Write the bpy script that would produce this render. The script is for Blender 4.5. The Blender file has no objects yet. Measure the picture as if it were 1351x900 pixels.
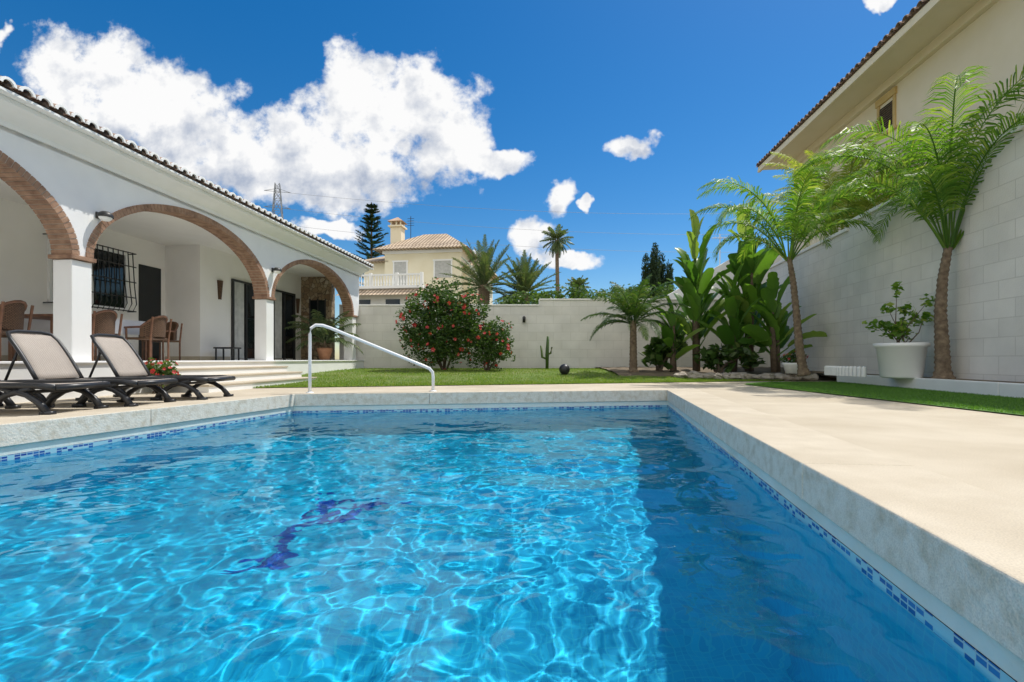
import bpy, math, random, bisect
from mathutils import Vector, Matrix, noise
from math import sin, cos, pi, radians, sqrt, atan2
R = random.Random(7)
scene = bpy.context.scene
scene.view_settings.view_transform = 'Standard'
scene.view_settings.look = 'None'
scene.view_settings.exposure = 0
COL = scene.collection

# ---------------------------------------------------------------- helpers
def mk(name, V, F, mat, parent=None, label=None, cat=None, kind=None, smooth=False, loc=(0,0,0), rot=0.0, group=None, bevel=0, uvs=None):
    me = bpy.data.meshes.new(name)
    me.from_pydata([tuple(v) for v in V], [], F)
    if uvs:
        l = me.uv_layers.new(name="UVMap")
        for i, uv in enumerate(uvs): l.data[i].uv = uv
    me.materials.append(mat)
    if smooth:
        me.polygons.foreach_set("use_smooth", [True]*len(me.polygons))
    me.update()
    o = bpy.data.objects.new(name, me)
    COL.objects.link(o)
    o.location = loc; o.rotation_euler = (0,0,rot)
    tag(o, label, cat, kind, group)
    if parent: o.parent = parent
    if bevel:
        b = o.modifiers.new("bevel", 'BEVEL'); b.width = bevel; b.segments = 2; b.limit_method = 'ANGLE'
    return o

def tag(o, label=None, cat=None, kind=None, group=None):
    if label: o["label"] = label
    if cat: o["category"] = cat
    if kind: o["kind"] = kind
    if group: o["group"] = group

def empty(name, loc, rot=0.0, label=None, cat=None, group=None, parent=None):
    o = bpy.data.objects.new(name, None); COL.objects.link(o)
    o.location = loc; o.rotation_euler = (0,0,rot); o.empty_display_size = .2
    tag(o, label, cat, None, group)
    if parent: o.parent = parent
    return o

def copy_thing(o, loc, rot=None, label=None):
    n = o.copy(); COL.objects.link(n); n.location = loc
    if rot is not None: n.rotation_euler = (0,0,rot)
    if label: n["label"] = label
    def rec(a, b):
        for c in a.children:
            d = c.copy(); COL.objects.link(d); d.parent = b
            rec(c, d)
    rec(o, n)
    return n

def box(V, F, x0,x1,y0,y1,z0,z1):
    b = len(V)
    V += [(x0,y0,z0),(x1,y0,z0),(x1,y1,z0),(x0,y1,z0),(x0,y0,z1),(x1,y0,z1),(x1,y1,z1),(x0,y1,z1)]
    F += [(b,b+3,b+2,b+1),(b+4,b+5,b+6,b+7),(b,b+1,b+5,b+4),(b+1,b+2,b+6,b+5),(b+2,b+3,b+7,b+6),(b+3,b,b+4,b+7)]

def tube(V, F, pts, r, seg=8, flat=1.0):
    pts = [Vector(p) for p in pts]; n = len(pts); b = len(V)
    up = Vector((0,0,1)); 
    for i,p in enumerate(pts):
        t = (pts[min(i+1,n-1)]-pts[max(i-1,0)]).normalized()
        ref = up if abs(t.z) < .95 else Vector((1,0,0))
        a = t.cross(ref).normalized(); c = a.cross(t).normalized()
        rr = r[i] if isinstance(r,(list,tuple)) else r
        for k in range(seg):
            th = 2*pi*k/seg
            V.append(tuple(p + a*cos(th)*rr + c*sin(th)*rr*flat))
    for i in range(n-1):
        for k in range(seg):
            k2=(k+1)%seg
            F.append((b+i*seg+k, b+i*seg+k2, b+(i+1)*seg+k2, b+(i+1)*seg+k))
    F.append(tuple(b+k for k in range(seg))[::-1])
    F.append(tuple(b+(n-1)*seg+k for k in range(seg)))

def lathe(V, F, prof, seg=32, c=(0,0,0)):
    b = len(V); n = len(prof)
    for r,z in prof:
        for k in range(seg):
            th=2*pi*k/seg; V.append((c[0]+r*cos(th), c[1]+r*sin(th), c[2]+z))
    for i in range(n-1):
        for k in range(seg):
            k2=(k+1)%seg
            F.append((b+i*seg+k,b+i*seg+k2,b+(i+1)*seg+k2,b+(i+1)*seg+k))

def extrude_prof(V, F, prof, y0, y1):
    b=len(V); n=len(prof)
    V += [(x,y0,z) for x,z in prof] + [(x,y1,z) for x,z in prof]
    for i in range(n):
        j=(i+1)%n
        F.append((b+i,b+j,b+n+j,b+n+i))
    F.append(tuple(b+i for i in range(n))[::-1]); F.append(tuple(b+n+i for i in range(n)))

# ---------------------------------------------------------------- materials
def newmat(name):
    m = bpy.data.materials.new(name); m.use_nodes = True
    nt = m.node_tree; p = nt.nodes["Principled BSDF"]
    return m, nt, p

def mnoise(name, c1, c2, scale=5, rough=.8, bump=0.0, bscale=None, detail=6, metallic=0, c3=None, s3=1.0, spec=None, dist=.02, p0=.3, p1=.7, grain=0):
    m, nt, p = newmat(name)
    N, L = nt.nodes, nt.links
    tc = N.new("ShaderNodeTexCoord")
    n = N.new("ShaderNodeTexNoise"); n.inputs["Scale"].default_value=scale; n.inputs["Detail"].default_value=detail
    L.new(tc.outputs["Object"], n.inputs["Vector"])
    r = N.new("ShaderNodeValToRGB")
    r.color_ramp.elements[0].position=p0; r.color_ramp.elements[1].position=p1
    r.color_ramp.elements[0].color=(*c1,1); r.color_ramp.elements[1].color=(*c2,1)
    L.new(n.outputs["Fac"], r.inputs["Fac"])
    out = r.outputs["Color"]
    if c3:
        n2 = N.new("ShaderNodeTexNoise"); n2.inputs["Scale"].default_value=s3; n2.inputs["Detail"].default_value=4
        L.new(tc.outputs["Object"], n2.inputs["Vector"])
        r2 = N.new("ShaderNodeValToRGB"); r2.color_ramp.elements[0].position=.45; r2.color_ramp.elements[1].position=.75
        r2.color_ramp.elements[0].color=(0,0,0,1); r2.color_ramp.elements[1].color=(1,1,1,1)
        L.new(n2.outputs["Fac"], r2.inputs["Fac"])
        mx = N.new("ShaderNodeMixRGB"); L.new(r2.outputs["Color"], mx.inputs["Fac"]); L.new(out, mx.inputs["Color1"])
        mx.inputs["Color2"].default_value=(*c3,1); out = mx.outputs["Color"]
    if grain:
        n4 = N.new("ShaderNodeTexNoise"); n4.inputs["Scale"].default_value=170; n4.inputs["Detail"].default_value=3
        L.new(tc.outputs["Object"], n4.inputs["Vector"])
        g4 = N.new("ShaderNodeMapRange"); g4.inputs[1].default_value=.35; g4.inputs[2].default_value=.6; g4.inputs[3].default_value=1-grain; g4.inputs[4].default_value=1
        L.new(n4.outputs["Fac"], g4.inputs[0])
        mg = N.new("ShaderNodeMixRGB"); mg.blend_type='MULTIPLY'; mg.inputs["Fac"].default_value=1
        L.new(out, mg.inputs["Color1"]); L.new(g4.outputs[0], mg.inputs["Color2"]); out = mg.outputs["Color"]
    L.new(out, p.inputs["Base Color"])
    p.inputs["Roughness"].default_value=rough; p.inputs["Metallic"].default_value=metallic
    if spec is not None: p.inputs["Specular IOR Level"].default_value=spec
    if bump:
        nb = N.new("ShaderNodeTexNoise"); nb.inputs["Scale"].default_value=bscale or scale*4; nb.inputs["Detail"].default_value=6
        L.new(tc.outputs["Object"], nb.inputs["Vector"])
        bp = N.new("ShaderNodeBump"); bp.inputs["Strength"].default_value=bump; bp.inputs["Distance"].default_value=dist
        L.new(nb.outputs["Fac"], bp.inputs["Height"]); L.new(bp.outputs["Normal"], p.inputs["Normal"])
    return m

def mleaf(name, c1, c2, c3=None, trans=.35, rough=.45):
    m, nt, p = newmat(name); N,L=nt.nodes,nt.links
    g = N.new("ShaderNodeNewGeometry")
    r = N.new("ShaderNodeValToRGB"); e=r.color_ramp.elements
    e[0].color=(*c1,1); e[1].color=(*c2,1); e[1].position=.8 if c3 else 1
    if c3:
        x=e.new(1.0); x.color=(*c3,1)
    L.new(g.outputs["Random Per Island"], r.inputs["Fac"])
    L.new(r.outputs["Color"], p.inputs["Base Color"]); p.inputs["Roughness"].default_value=rough
    p.inputs["Specular IOR Level"].default_value=.35
    t = N.new("ShaderNodeBsdfTranslucent")
    br = N.new("ShaderNodeMixRGB"); br.blend_type='MULTIPLY'; br.inputs["Fac"].default_value=1; L.new(r.outputs["Color"],br.inputs["Color1"]); br.inputs["Color2"].default_value=(1.9,2.0,.8,1)
    L.new(br.outputs["Color"], t.inputs["Color"])
    mx = N.new("ShaderNodeMixShader"); mx.inputs["Fac"].default_value=trans
    L.new(p.outputs[0], mx.inputs[1]); L.new(t.outputs[0], mx.inputs[2])
    L.new(mx.outputs[0], N["Material Output"].inputs["Surface"])
    return m

def mbrick(name, c1, c2, cm, bw, bh, ms, rough=.85, bump=.3, axis='obj_xz', noise_amt=.25, nscale=3, offset=.5, dist=.01):
    m, nt, p = newmat(name); N,L=nt.nodes,nt.links
    tc = N.new("ShaderNodeTexCoord")
    sep = N.new("ShaderNodeSeparateXYZ"); cmb = N.new("ShaderNodeCombineXYZ")
    L.new(tc.outputs["Object"], sep.inputs[0])
    a = {'obj_xz':("X","Z"),'obj_yz':("Y","Z"),'obj_xy':("X","Y")}[axis]
    L.new(sep.outputs[a[0]], cmb.inputs["X"]); L.new(sep.outputs[a[1]], cmb.inputs["Y"])
    vec = cmb.outputs[0]
    b = N.new("ShaderNodeTexBrick"); L.new(vec, b.inputs["Vector"])
    b.inputs["Scale"].default_value=1; b.inputs["Brick Width"].default_value=bw; b.inputs["Row Height"].default_value=bh
    b.inputs["Mortar Size"].default_value=ms; b.inputs["Mortar Smooth"].default_value=.2; b.offset=offset
    b.inputs["Color1"].default_value=(*c1,1); b.inputs["Color2"].default_value=(*c2,1); b.inputs["Mortar"].default_value=(*cm,1)
    n = N.new("ShaderNodeTexNoise"); n.inputs["Scale"].default_value=nscale; n.inputs["Detail"].default_value=7; L.new(tc.outputs["Object"], n.inputs["Vector"])
    r = N.new("ShaderNodeMapRange"); r.inputs[1].default_value=.3; r.inputs[2].default_value=.7; r.inputs[3].default_value=1-noise_amt; r.inputs[4].default_value=1.0
    L.new(n.outputs["Fac"], r.inputs[0])
    mx = N.new("ShaderNodeMixRGB"); mx.blend_type='MULTIPLY'; mx.inputs["Fac"].default_value=1
    L.new(b.outputs["Color"], mx.inputs["Color1"]); L.new(r.outputs[0], mx.inputs["Color2"])
    L.new(mx.outputs["Color"], p.inputs["Base Color"]); p.inputs["Roughness"].default_value=rough
    bp = N.new("ShaderNodeBump"); bp.inputs["Strength"].default_value=bump; bp.inputs["Distance"].default_value=dist
    mt = N.new("ShaderNodeMath"); mt.operation='MULTIPLY_ADD'; mt.inputs[1].default_value=-1.0
    n3 = N.new("ShaderNodeTexNoise"); n3.inputs["Scale"].default_value=40; L.new(tc.outputs["Object"], n3.inputs["Vector"])
    L.new(b.outputs["Fac"], mt.inputs[0]); L.new(n3.outputs["Fac"], mt.inputs[2])
    L.new(mt.outputs[0], bp.inputs["Height"]); L.new(bp.outputs["Normal"], p.inputs["Normal"])
    return m

M_white = mnoise("white_render", (.80,.80,.80),(.86,.86,.85), 2.5, .9, .15, 60)
M_white_soft = mnoise("white_paint", (.84,.84,.82),(.88,.88,.86), 3, .6, .05, 50)
M_interior = mnoise("porch_render", (.84,.81,.76),(.88,.85,.80), 2, .9, .1, 60)
M_ring = mnoise("arch_brick", (.22,.125,.08),(.42,.26,.17), 9, .9, .3, 50)
M_mortar = mnoise("mortar", (.42,.34,.27),(.50,.42,.34), 9, .95)
M_tile = mnoise("roof_tile", (.26,.17,.13),(.50,.38,.29), 3.5, .9, .3, 30, c3=(.10,.08,.07), s3=6)
M_tile_far = mnoise("roof_tile_pale", (.42,.28,.19),(.58,.42,.30), 2.0, .9, .3, 20)
M_dark = mnoise("dark_metal", (.02,.02,.02),(.035,.033,.03), 8, .45)
M_grey = mnoise("galvanised_steel", (.20,.21,.22),(.28,.29,.30), 2, .6)
M_black = mnoise("black_resin", (.012,.013,.016),(.025,.026,.03), 6, .4)
M_glass, nt, p = newmat("dark_glass"); p.inputs["Base Color"].default_value=(.012,.016,.018,1); p.inputs["Roughness"].default_value=.05
M_curtain = mnoise("curtain", (.4,.4,.38),(.55,.55,.52), 6, .9)
M_wood = mnoise("chair_wood", (.12,.055,.03),(.22,.10,.05), 12, .55)
M_wicker = mbrick("wicker", (.24,.13,.065),(.17,.09,.045),(.05,.025,.012), .035,.018,.004, .7,.8,'obj_xz')
M_deck = mnoise("deck_stone", (.52,.445,.33),(.61,.535,.415), 1.6, .9, .6, 110, c3=(.47,.395,.285), s3=.7, dist=.006, grain=.16)
M_coping = mnoise("coping_stone", (.54,.465,.35),(.62,.545,.425), 4, .85, .6, 90, c3=(.49,.415,.305), s3=1.1, dist=.006, grain=.16)
M_copface = mnoise("coping_face", (.76,.71,.61),(.83,.79,.70), 10, .95, .6, 50, c3=(.62,.55,.43), s3=14, dist=.008, grain=.2)
M_grass = mleaf("grass_blade", (.10,.19,.02),(.22,.32,.05),(.32,.32,.10), .35, .6)
M_lawn = mnoise("lawn_soil", (.09,.15,.025),(.18,.24,.06), 2.5, .95, .6, 90, c3=(.22,.22,.09), s3=.9)
M_turf = mnoise("turf", (.07,.17,.03),(.12,.24,.04), 3, .95, .6, 120)
M_turfb = mleaf("turf_blade", (.07,.17,.03),(.15,.29,.05),None, .3, .6)
M_earth = mnoise("earth", (.12,.09,.06),(.22,.17,.11), 3, .95, .6, 30)
M_ground = mnoise("outer_ground", (.14,.13,.07),(.24,.21,.13), .2, .95, .3, 5)
M_rock = mnoise("rock", (.26,.22,.18),(.46,.41,.35), 6, .9, .6, 20)
M_bark = mnoise("palm_bark", (.11,.075,.05),(.27,.20,.13), 14, .95, 1.0, 40)
M_branch = mnoise("branch_bark", (.10,.07,.045),(.18,.13,.09), 14, .95, .5, 40)
M_palm = mleaf("palm_leaflet", (.06,.15,.015),(.17,.29,.04),(.32,.37,.09), .4)
M_palmy = mleaf("palm_yellowgreen", (.16,.22,.03),(.32,.38,.07),(.46,.44,.13), .4)
M_palmd = mleaf("palm_greygreen", (.055,.095,.04),(.12,.16,.07), (.18,.18,.08), .25)
M_hib = mleaf("hibiscus_leaf", (.03,.065,.015),(.065,.13,.025),(.13,.17,.05), .28)
M_red = mleaf("red_petal", (.46,.03,.04),(.56,.07,.07),(.50,.13,.12), .3)
M_strel = mleaf("strelitzia_leaf", (.05,.13,.02),(.13,.25,.04),(.25,.33,.08), .38, .35)
M_cyp = mleaf("cypress_leaf", (.015,.04,.015),(.04,.07,.025), None, .1, .7)
M_tree = mleaf("tree_leaf", (.045,.09,.02),(.10,.17,.04),(.15,.2,.06), .3)
M_steel = mnoise("rail_paint", (.78,.80,.82),(.84,.85,.86), 5, .25)
M_fabric = mbrick("lounger_mesh", (.50,.44,.38),(.46,.40,.35),(.33,.29,.25), .012,.012,.002, .8,.3,'obj_xy', noise_amt=.12)
M_fringe = mnoise("curtain_white", (.7,.7,.7),(.8,.8,.8),4,.8)
M_cream = mnoise("cream_render", (.80,.70,.50),(.84,.74,.56), 1.5, .9, .1, 40)
M_yellow = mnoise("ochre_trim", (.60,.42,.16),(.66,.48,.22), 3, .8)
M_house2 = mnoise("pale_cream_render", (.78,.70,.50),(.84,.77,.58), 1.0, .9)
M_pot = mnoise("planter_plastic", (.84,.83,.81),(.88,.87,.85), 3, .45, .05, 30)
M_terracotta = mnoise("terracotta", (.36,.16,.08),(.48,.24,.13), 6, .8)
M_blockX = mbrick("block_wall_back", (.78,.75,.69),(.83,.80,.75),(.71,.68,.62), .6,.3,.008, .9,.4,'obj_xz', noise_amt=.17, nscale=1.5)
M_blockY = mbrick("block_wall_side", (.81,.78,.73),(.87,.84,.79),(.72,.69,.64), .6,.3,.008, .9,.5,'obj_yz', noise_amt=.18, nscale=1.2)
M_capw = mnoise("wall_cap_paint", (.87,.85,.80),(.90,.88,.84), 3, .8)

def mrubble():
    m, nt, p = newmat("rubble_stone"); N,L=nt.nodes,nt.links
    tc=N.new("ShaderNodeTexCoord")
    v=N.new("ShaderNodeTexVoronoi"); v.inputs["Scale"].default_value=6.5; L.new(tc.outputs["Object"], v.inputs["Vector"])
    v2=N.new("ShaderNodeTexVoronoi"); v2.feature='DISTANCE_TO_EDGE'; v2.inputs["Scale"].default_value=6.5; L.new(tc.outputs["Object"], v2.inputs["Vector"])
    r=N.new("ShaderNodeValToRGB"); e=r.color_ramp.elements; e[0].color=(.22,.14,.08,1); e[1].color=(.48,.39,.27,1); x=e.new(.5); x.color=(.34,.25,.15,1)
    s=N.new("ShaderNodeSeparateColor"); L.new(v.outputs["Color"], s.inputs[0]); L.new(s.outputs[0], r.inputs["Fac"])
    g=N.new("ShaderNodeMapRange"); g.inputs[1].default_value=.01; g.inputs[2].default_value=.06; L.new(v2.outputs["Distance"], g.inputs[0])
    mx=N.new("ShaderNodeMixRGB"); L.new(g.outputs[0], mx.inputs["Fac"]); mx.inputs["Color1"].default_value=(.12,.09,.06,1); L.new(r.outputs["Color"], mx.inputs["Color2"])
    L.new(mx.outputs["Color"], p.inputs["Base Color"]); p.inputs["Roughness"].default_value=.9
    b=N.new("ShaderNodeBump"); b.inputs["Strength"].default_value=.8; b.inputs["Distance"].default_value=.03; L.new(g.outputs[0], b.inputs["Height"]); L.new(b.outputs["Normal"], p.inputs["Normal"])
    return m
M_stone = mrubble()

# ---------------------------------------------------------------- pool
PA=(-5.65,-1.5); PB=(.70,-1.5); PC=(2.75,8.6); PD=(-3.4,7.6)
WZ=-.30; FZ=-2.1
def inset(poly, d):
    n=len(poly); out=[]
    for i in range(n):
        p0=Vector(poly[i-1]); p1=Vector(poly[i]); p2=Vector(poly[(i+1)%n])
        e1=(p1-p0).normalized(); e2=(p2-p1).normalized()
        n1=Vector((-e1.y,e1.x)); n2=Vector((-e2.y,e2.x))
        bis=(n1+n2).normalized(); k=d/max(.2,bis.dot(n1))
        out.append(tuple(p1+bis*k))
    return out
POOL=[PA,PB,PC,PD]
shell=inset(POOL,-.02)

def mpool():
    m, nt, p = newmat("pool_mosaic"); N,L=nt.nodes,nt.links
    tc=N.new("ShaderNodeTexCoord")
    b=N.new("ShaderNodeTexBrick"); L.new(tc.outputs["UV"], b.inputs["Vector"]); b.offset=0
    b.inputs["Scale"].default_value=1; b.inputs["Brick Width"].default_value=.05; b.inputs["Row Height"].default_value=.05; b.inputs["Mortar Size"].default_value=.003
    b.inputs["Color1"].default_value=(.004,.40,.66,1); b.inputs["Color2"].default_value=(.006,.50,.74,1); b.inputs["Mortar"].default_value=(.03,.54,.72,1)
    n=N.new("ShaderNodeTexNoise"); n.inputs["Scale"].default_value=.8; n.inputs["Detail"].default_value=3; L.new(tc.outputs["UV"],n.inputs["Vector"])
    r=N.new("ShaderNodeMapRange"); r.inputs[1].default_value=.3; r.inputs[2].default_value=.7; r.inputs[3].default_value=.86; r.inputs[4].default_value=1; L.new(n.outputs["Fac"],r.inputs[0])
    mx=N.new("ShaderNodeMixRGB"); mx.blend_type='MULTIPLY'; mx.inputs["Fac"].default_value=1; L.new(b.outputs["Color"],mx.inputs["Color1"]); L.new(r.outputs[0],mx.inputs["Color2"])
    L.new(mx.outputs["Color"], p.inputs["Base Color"]); p.inputs["Roughness"].default_value=.5
    return m
M_pool=mpool()
def mwaterline():
    m, nt, p = newmat("waterline_mosaic"); N,L=nt.nodes,nt.links
    tc=N.new("ShaderNodeTexCoord")
    b=N.new("ShaderNodeTexBrick"); L.new(tc.outputs["UV"], b.inputs["Vector"]); b.offset=0
    b.inputs["Scale"].default_value=1; b.inputs["Brick Width"].default_value=.045; b.inputs["Row Height"].default_value=.0225; b.inputs["Mortar Size"].default_value=.003
    b.inputs["Color1"].default_value=(.015,.05,.28,1); b.inputs["Color2"].default_value=(.03,.16,.45,1); b.inputs["Mortar"].default_value=(.35,.50,.58,1)
    w=N.new("ShaderNodeTexWhiteNoise"); w.noise_dimensions='2D'
    sn=N.new("ShaderNodeVectorMath"); sn.operation='SNAP'; sn.inputs[1].default_value=(.045,.0225,.05); L.new(tc.outputs["UV"], sn.inputs[0]); L.new(sn.outputs[0], w.inputs["Vector"])
    g=N.new("ShaderNodeMath"); g.operation='GREATER_THAN'; g.inputs[1].default_value=.5; L.new(w.outputs["Value"], g.inputs[0])
    mx=N.new("ShaderNodeMixRGB"); L.new(g.outputs[0], mx.inputs["Fac"]); L.new(b.outputs["Color"], mx.inputs["Color1"]); mx.inputs["Color2"].default_value=(.30,.55,.66,1)
    L.new(mx.outputs["Color"], p.inputs["Base Color"]); p.inputs["Roughness"].default_value=.25
    return m
M_wl=mwaterline()
M_plaster=mnoise("pool_plaster",(.62,.72,.70),(.74,.80,.77),6,.7,.2,40,c3=(.58,.62,.55),s3=3)

def strip(poly, z0, z1, name, mat, label, closed=True):
    V=[];F=[];UV=[]; n=len(poly); u=0
    for i in range(n):
        a=poly[i]; c=poly[(i+1)%n]; l=(Vector(c)-Vector(a)).length; b=len(V)
        V+=[(a[0],a[1],z0),(c[0],c[1],z0),(c[0],c[1],z1),(a[0],a[1],z1)]
        F.append((b+1,b,b+3,b+2)); UV+=[(u+l,z0),(u,z0),(u,z1),(u+l,z1)]; u+=l
    return mk(name,V,F,mat,kind="structure",label=label,uvs=UV)
s1=strip(shell,FZ,-.34,"pool_wall",M_pool,"turquoise mosaic walls of the swimming pool")
s2=strip(inset(shell,.004),-.34,-.262,"pool_waterline_tiles",M_wl,"dark blue mosaic band at the pool waterline")
s3=strip(shell,-.262,-.19,"pool_plaster_band",M_plaster,"pale plaster band below the pool coping")
V=[(x,y,FZ) for x,y in shell]; pf=mk("pool_floor",V,[(0,1,2,3)],M_pool,kind="structure",label="turquoise mosaic floor of the pool",uvs=[(x,y) for x,y in shell])

# figure laid in single mosaic tiles with gaps between them
M_navy=mnoise("navy_mosaic",(.008,.04,.30),(.01,.08,.40),5,.3)
body_top=[(-1.25,-.35),(-.95,.0),(-.5,.28),(-.12,.36),(.02,.62),(.22,.36),(.6,.22),(.9,-.02),(1.15,-.12),(1.0,-.25)]
body_bot=[(.6,-.18),(.3,-.12),(.1,-.42),(-.05,-.08),(-.5,-.05),(-.9,-.32),(-1.0,-.75),(-1.28,-.62),(-1.6,-.5)]
poly=[(x*.62,y*.70) for x,y in body_top+body_bot]
def inside(x,y):
    c=False; j=len(poly)-1
    for i in range(len(poly)):
        xi,yi=poly[i]; xj,yj=poly[j]
        if (yi>y)!=(yj>y) and x<(xj-xi)*(y-yi)/(yj-yi)+xi: c=not c
        j=i
    return c
V=[];F=[]; t_=.045
for i in range(-26,20):
    for j in range(-14,14):
        x=i*t_;y=j*t_
        if inside(x,y) and noise.noise(Vector((x*5,y*5,2)))>-.22 and R.random()>.08:
            b=len(V); V+=[(x-.021,y-.021,0),(x+.021,y-.021,0),(x+.021,y+.021,0),(x-.021,y+.021,0)]; F.append((b,b+1,b+2,b+3))
mot=mk("floor_mosaic",V,F,M_navy,kind="structure",label="navy blue mosaic figure set in the pool floor",loc=(-1.55,4.4,FZ+.006),rot=radians(46))

nx,ny=330,480
wc=inset(POOL,.0)
V=[];F=[]
for j in range(ny+1):
    b=j/ny
    for i in range(nx+1):
        a=i/nx
        x=(1-a)*((1-b)*wc[0][0]+b*wc[3][0])+a*((1-b)*wc[1][0]+b*wc[2][0])
        y=(1-a)*((1-b)*wc[0][1]+b*wc[3][1])+a*((1-b)*wc[1][1]+b*wc[2][1])
        w=noise.noise(Vector((x*.9,y*.9,3)))*.9
        h=.017*noise.noise(Vector((x*1.7+w,y*1.7-w,0)))+.0068*noise.noise(Vector((x*4.0+w*2,y*4.0,7)))+.0030*noise.noise(Vector((x*8.5,y*8.5+w,4)))+.0009*noise.noise(Vector((x*18+w,y*18,9)))
        V.append((x,y,WZ+h))
for j in range(ny):
    for i in range(nx):
        k=j*(nx+1)+i; F.append((k,k+1,k+nx+2,k+nx+1))
M_water,nt,p=newmat("pool_water"); N,L=nt.nodes,nt.links
gl=N.new("ShaderNodeBsdfGlass"); gl.inputs["IOR"].default_value=1.33; gl.inputs["Roughness"].default_value=0; gl.inputs["Color"].default_value=(.70,.97,1,1)
L.new(gl.outputs[0],N["Material Output"].inputs["Surface"])
water=mk("water",V,F,M_water,kind="structure",label="rippled clear turquoise pool water",smooth=True)
water.cycles.is_caustics_caster=True
for o in (s1,s2,pf,mot): o.cycles.is_caustics_receiver=True

def coping():
    V=[];F=[]; inner=POOL; outer=inset(POOL,-.55)
    for i in range(4):
        a=Vector(inner[i]); c=Vector(inner[(i+1)%4]); ao=Vector(outer[i]); co=Vector(outer[(i+1)%4])
        n=max(1,round((c-a).length/2.2)); g=.0018/(c-a).length
        for k in range(n):
            t0=k/n+g*(k>0); t1=(k+1)/n-g*(k<n-1)
            p=[a.lerp(c,t0),a.lerp(c,t1),ao.lerp(co,t1),ao.lerp(co,t0)]
            b=len(V)
            for z in (-.19,.006):
                V+=[(q.x,q.y,z) for q in p]
            F+=[(b+3,b+2,b+1,b),(b+4,b+5,b+6,b+7),(b,b+1,b+5,b+4),(b+1,b+2,b+6,b+5),(b+2,b+3,b+7,b+6),(b+3,b,b+4,b+7)]
    o=mk("pool_coping",V,F,M_coping,kind="structure",label="sand coloured stone coping around the pool",bevel=.008)
    o.data.materials.append(M_copface)
    for pl in o.data.polygons:
        if abs(pl.normal.z)<.5: pl.material_index=1
    return o
coping()

def ring(inner, outer, z, name, mat, label):
    V=[(x,y,z) for x,y in inner]+[(x,y,z) for x,y in outer]
    F=[(i,4+i,4+(i+1)%4,(i+1)%4) for i in range(4)]
    return mk(name,V,F,mat,kind="structure",label=label)
big=[(-3000,-3000),(3000,-3000),(3000,3000),(-3000,3000)]
ring(inset(POOL,-.5),big,-.06,"ground",M_ground,"dry ground around the plots")
ring(inset(POOL,-.545),[(-7.2,-5),(8.5,-5),(8.5,12.9),(-7.2,12.9)],0,"patio",M_deck,"sand coloured paved pool terrace")

# lawn
def lawn_front(x): return 8.85+(x+5.9)*.26
def lawn_z(x,y):
    f=lawn_front(x); b=min(1,max(0,(y-f)/(16-f)))
    return .012+.21*b*b*(3-2*b)
V=[];F=[];n1,n2=60,36
for j in range(n2+1):
    for i in range(n1+1):
        x=-6.0+15.2*i/n1
        f=lawn_front(x)+.05*noise.noise(Vector((x*2,0,0))); y=f+(17.1-f)*j/n2
        V.append((x,y,lawn_z(x,y)+(.012*noise.noise(Vector((x,y,0))) if j else 0)))
for j in range(n2):
    for i in range(n1):
        k=j*(n1+1)+i; F.append((k,k+1,k+n1+2,k+n1+1))
mk("lawn",V,F,M_lawn,kind="structure",label="green garden lawn rising gently to the wall",smooth=True)
kx=lambda y:5.99+.148*y
wx=lambda y:6.6+.148*y
mk("turf_strip",[(4.75,-5,.014),(kx(-5),-5,.014),(kx(11.6),11.6,.014),(6.0,11.45,.014),(5.25,10.9,.014),(4.98,10.3,.014),(4.9,4.6,.014)],[tuple(range(7))],M_turf,kind="structure",label="strip of green turf beside the paving")
def blades(n, sampler, hmin,hmax,w, name,label,mat):
    V=[];F=[]
    for _ in range(n):
        x,y,z=sampler(); a=R.uniform(0,pi); h=R.uniform(hmin,hmax); dx=cos(a)*w; dy=sin(a)*w; lx=R.uniform(-.5,.5)*h; ly=R.uniform(-.5,.5)*h
        b=len(V); V+=[(x-dx,y-dy,z),(x+dx,y+dy,z),(x+lx,y+ly,z+h)]; F.append((b,b+1,b+2))
    return mk(name,V,F,mat,kind="stuff",label=label)
def s_lawn():
    while 1:
        x=R.uniform(-5.9,7.4); u=R.random()**1.5; f=lawn_front(x); y=f+(16.9-f)*u
        if x>3 and y>13.1: continue
        return x,y,lawn_z(x,y)-.004
blades(60000,s_lawn,.02,.05,.006,"grass","short green lawn grass blades",M_grass)
def s_turf():
    while 1:
        y=R.uniform(0,11.4); x=R.uniform(4.93,7.6)
        if x<kx(y)-.02 and (y<10.4 or x>5+(y-10.3)*1.0): return x,y,.012
blades(45000,s_turf,.015,.03,.005,"turf_grass","short turf grass blades",M_turfb)

# raised planting bed + kerb
mk("raised_bed",[(kx(-5)+.1,-5,.19),(wx(-5),-5,.19),(wx(17),17,.22),(kx(13)-.2,13.4,.22),(kx(11.5)+.1,11.5,.19)],[(0,1,2,3,4)],M_earth,kind="structure",label="earth planting bed along the side wall")
V=[];F=[]
for a,b_ in ((-5,-1),(-.99,3),(3.01,7),(7.01,11.5)):
    b=len(V)
    for z in (0,.21):
        V+=[(kx(a),a,z),(kx(a)+.16,a,z),(kx(b_)+.16,b_,z),(kx(b_),b_,z)]
    F+=[(b,b+3,b+2,b+1),(b+4,b+5,b+6,b+7),(b,b+1,b+5,b+4),(b+1,b+2,b+6,b+5),(b+2,b+3,b+7,b+6),(b+3,b,b+4,b+7)]
mk("kerb",V,F,M_white,kind="structure",label="low white kerb edging the planting bed",bevel=.01)
V=[];F=[];n1,n2=40,16
for j in range(n2+1):
    for i in range(n1+1):
        x=2.9+6.2*i/n1; f=13.2-.9*max(0,(x-5.2))/3+.25*noise.noise(Vector((x*1.3,5,0))); y=f+(17.1-f)*j/n2
        V.append((x,y,lawn_z(x,y)+(.0 if j==0 else .05+.04*noise.noise(Vector((x*3,y*3,0))))))
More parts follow.
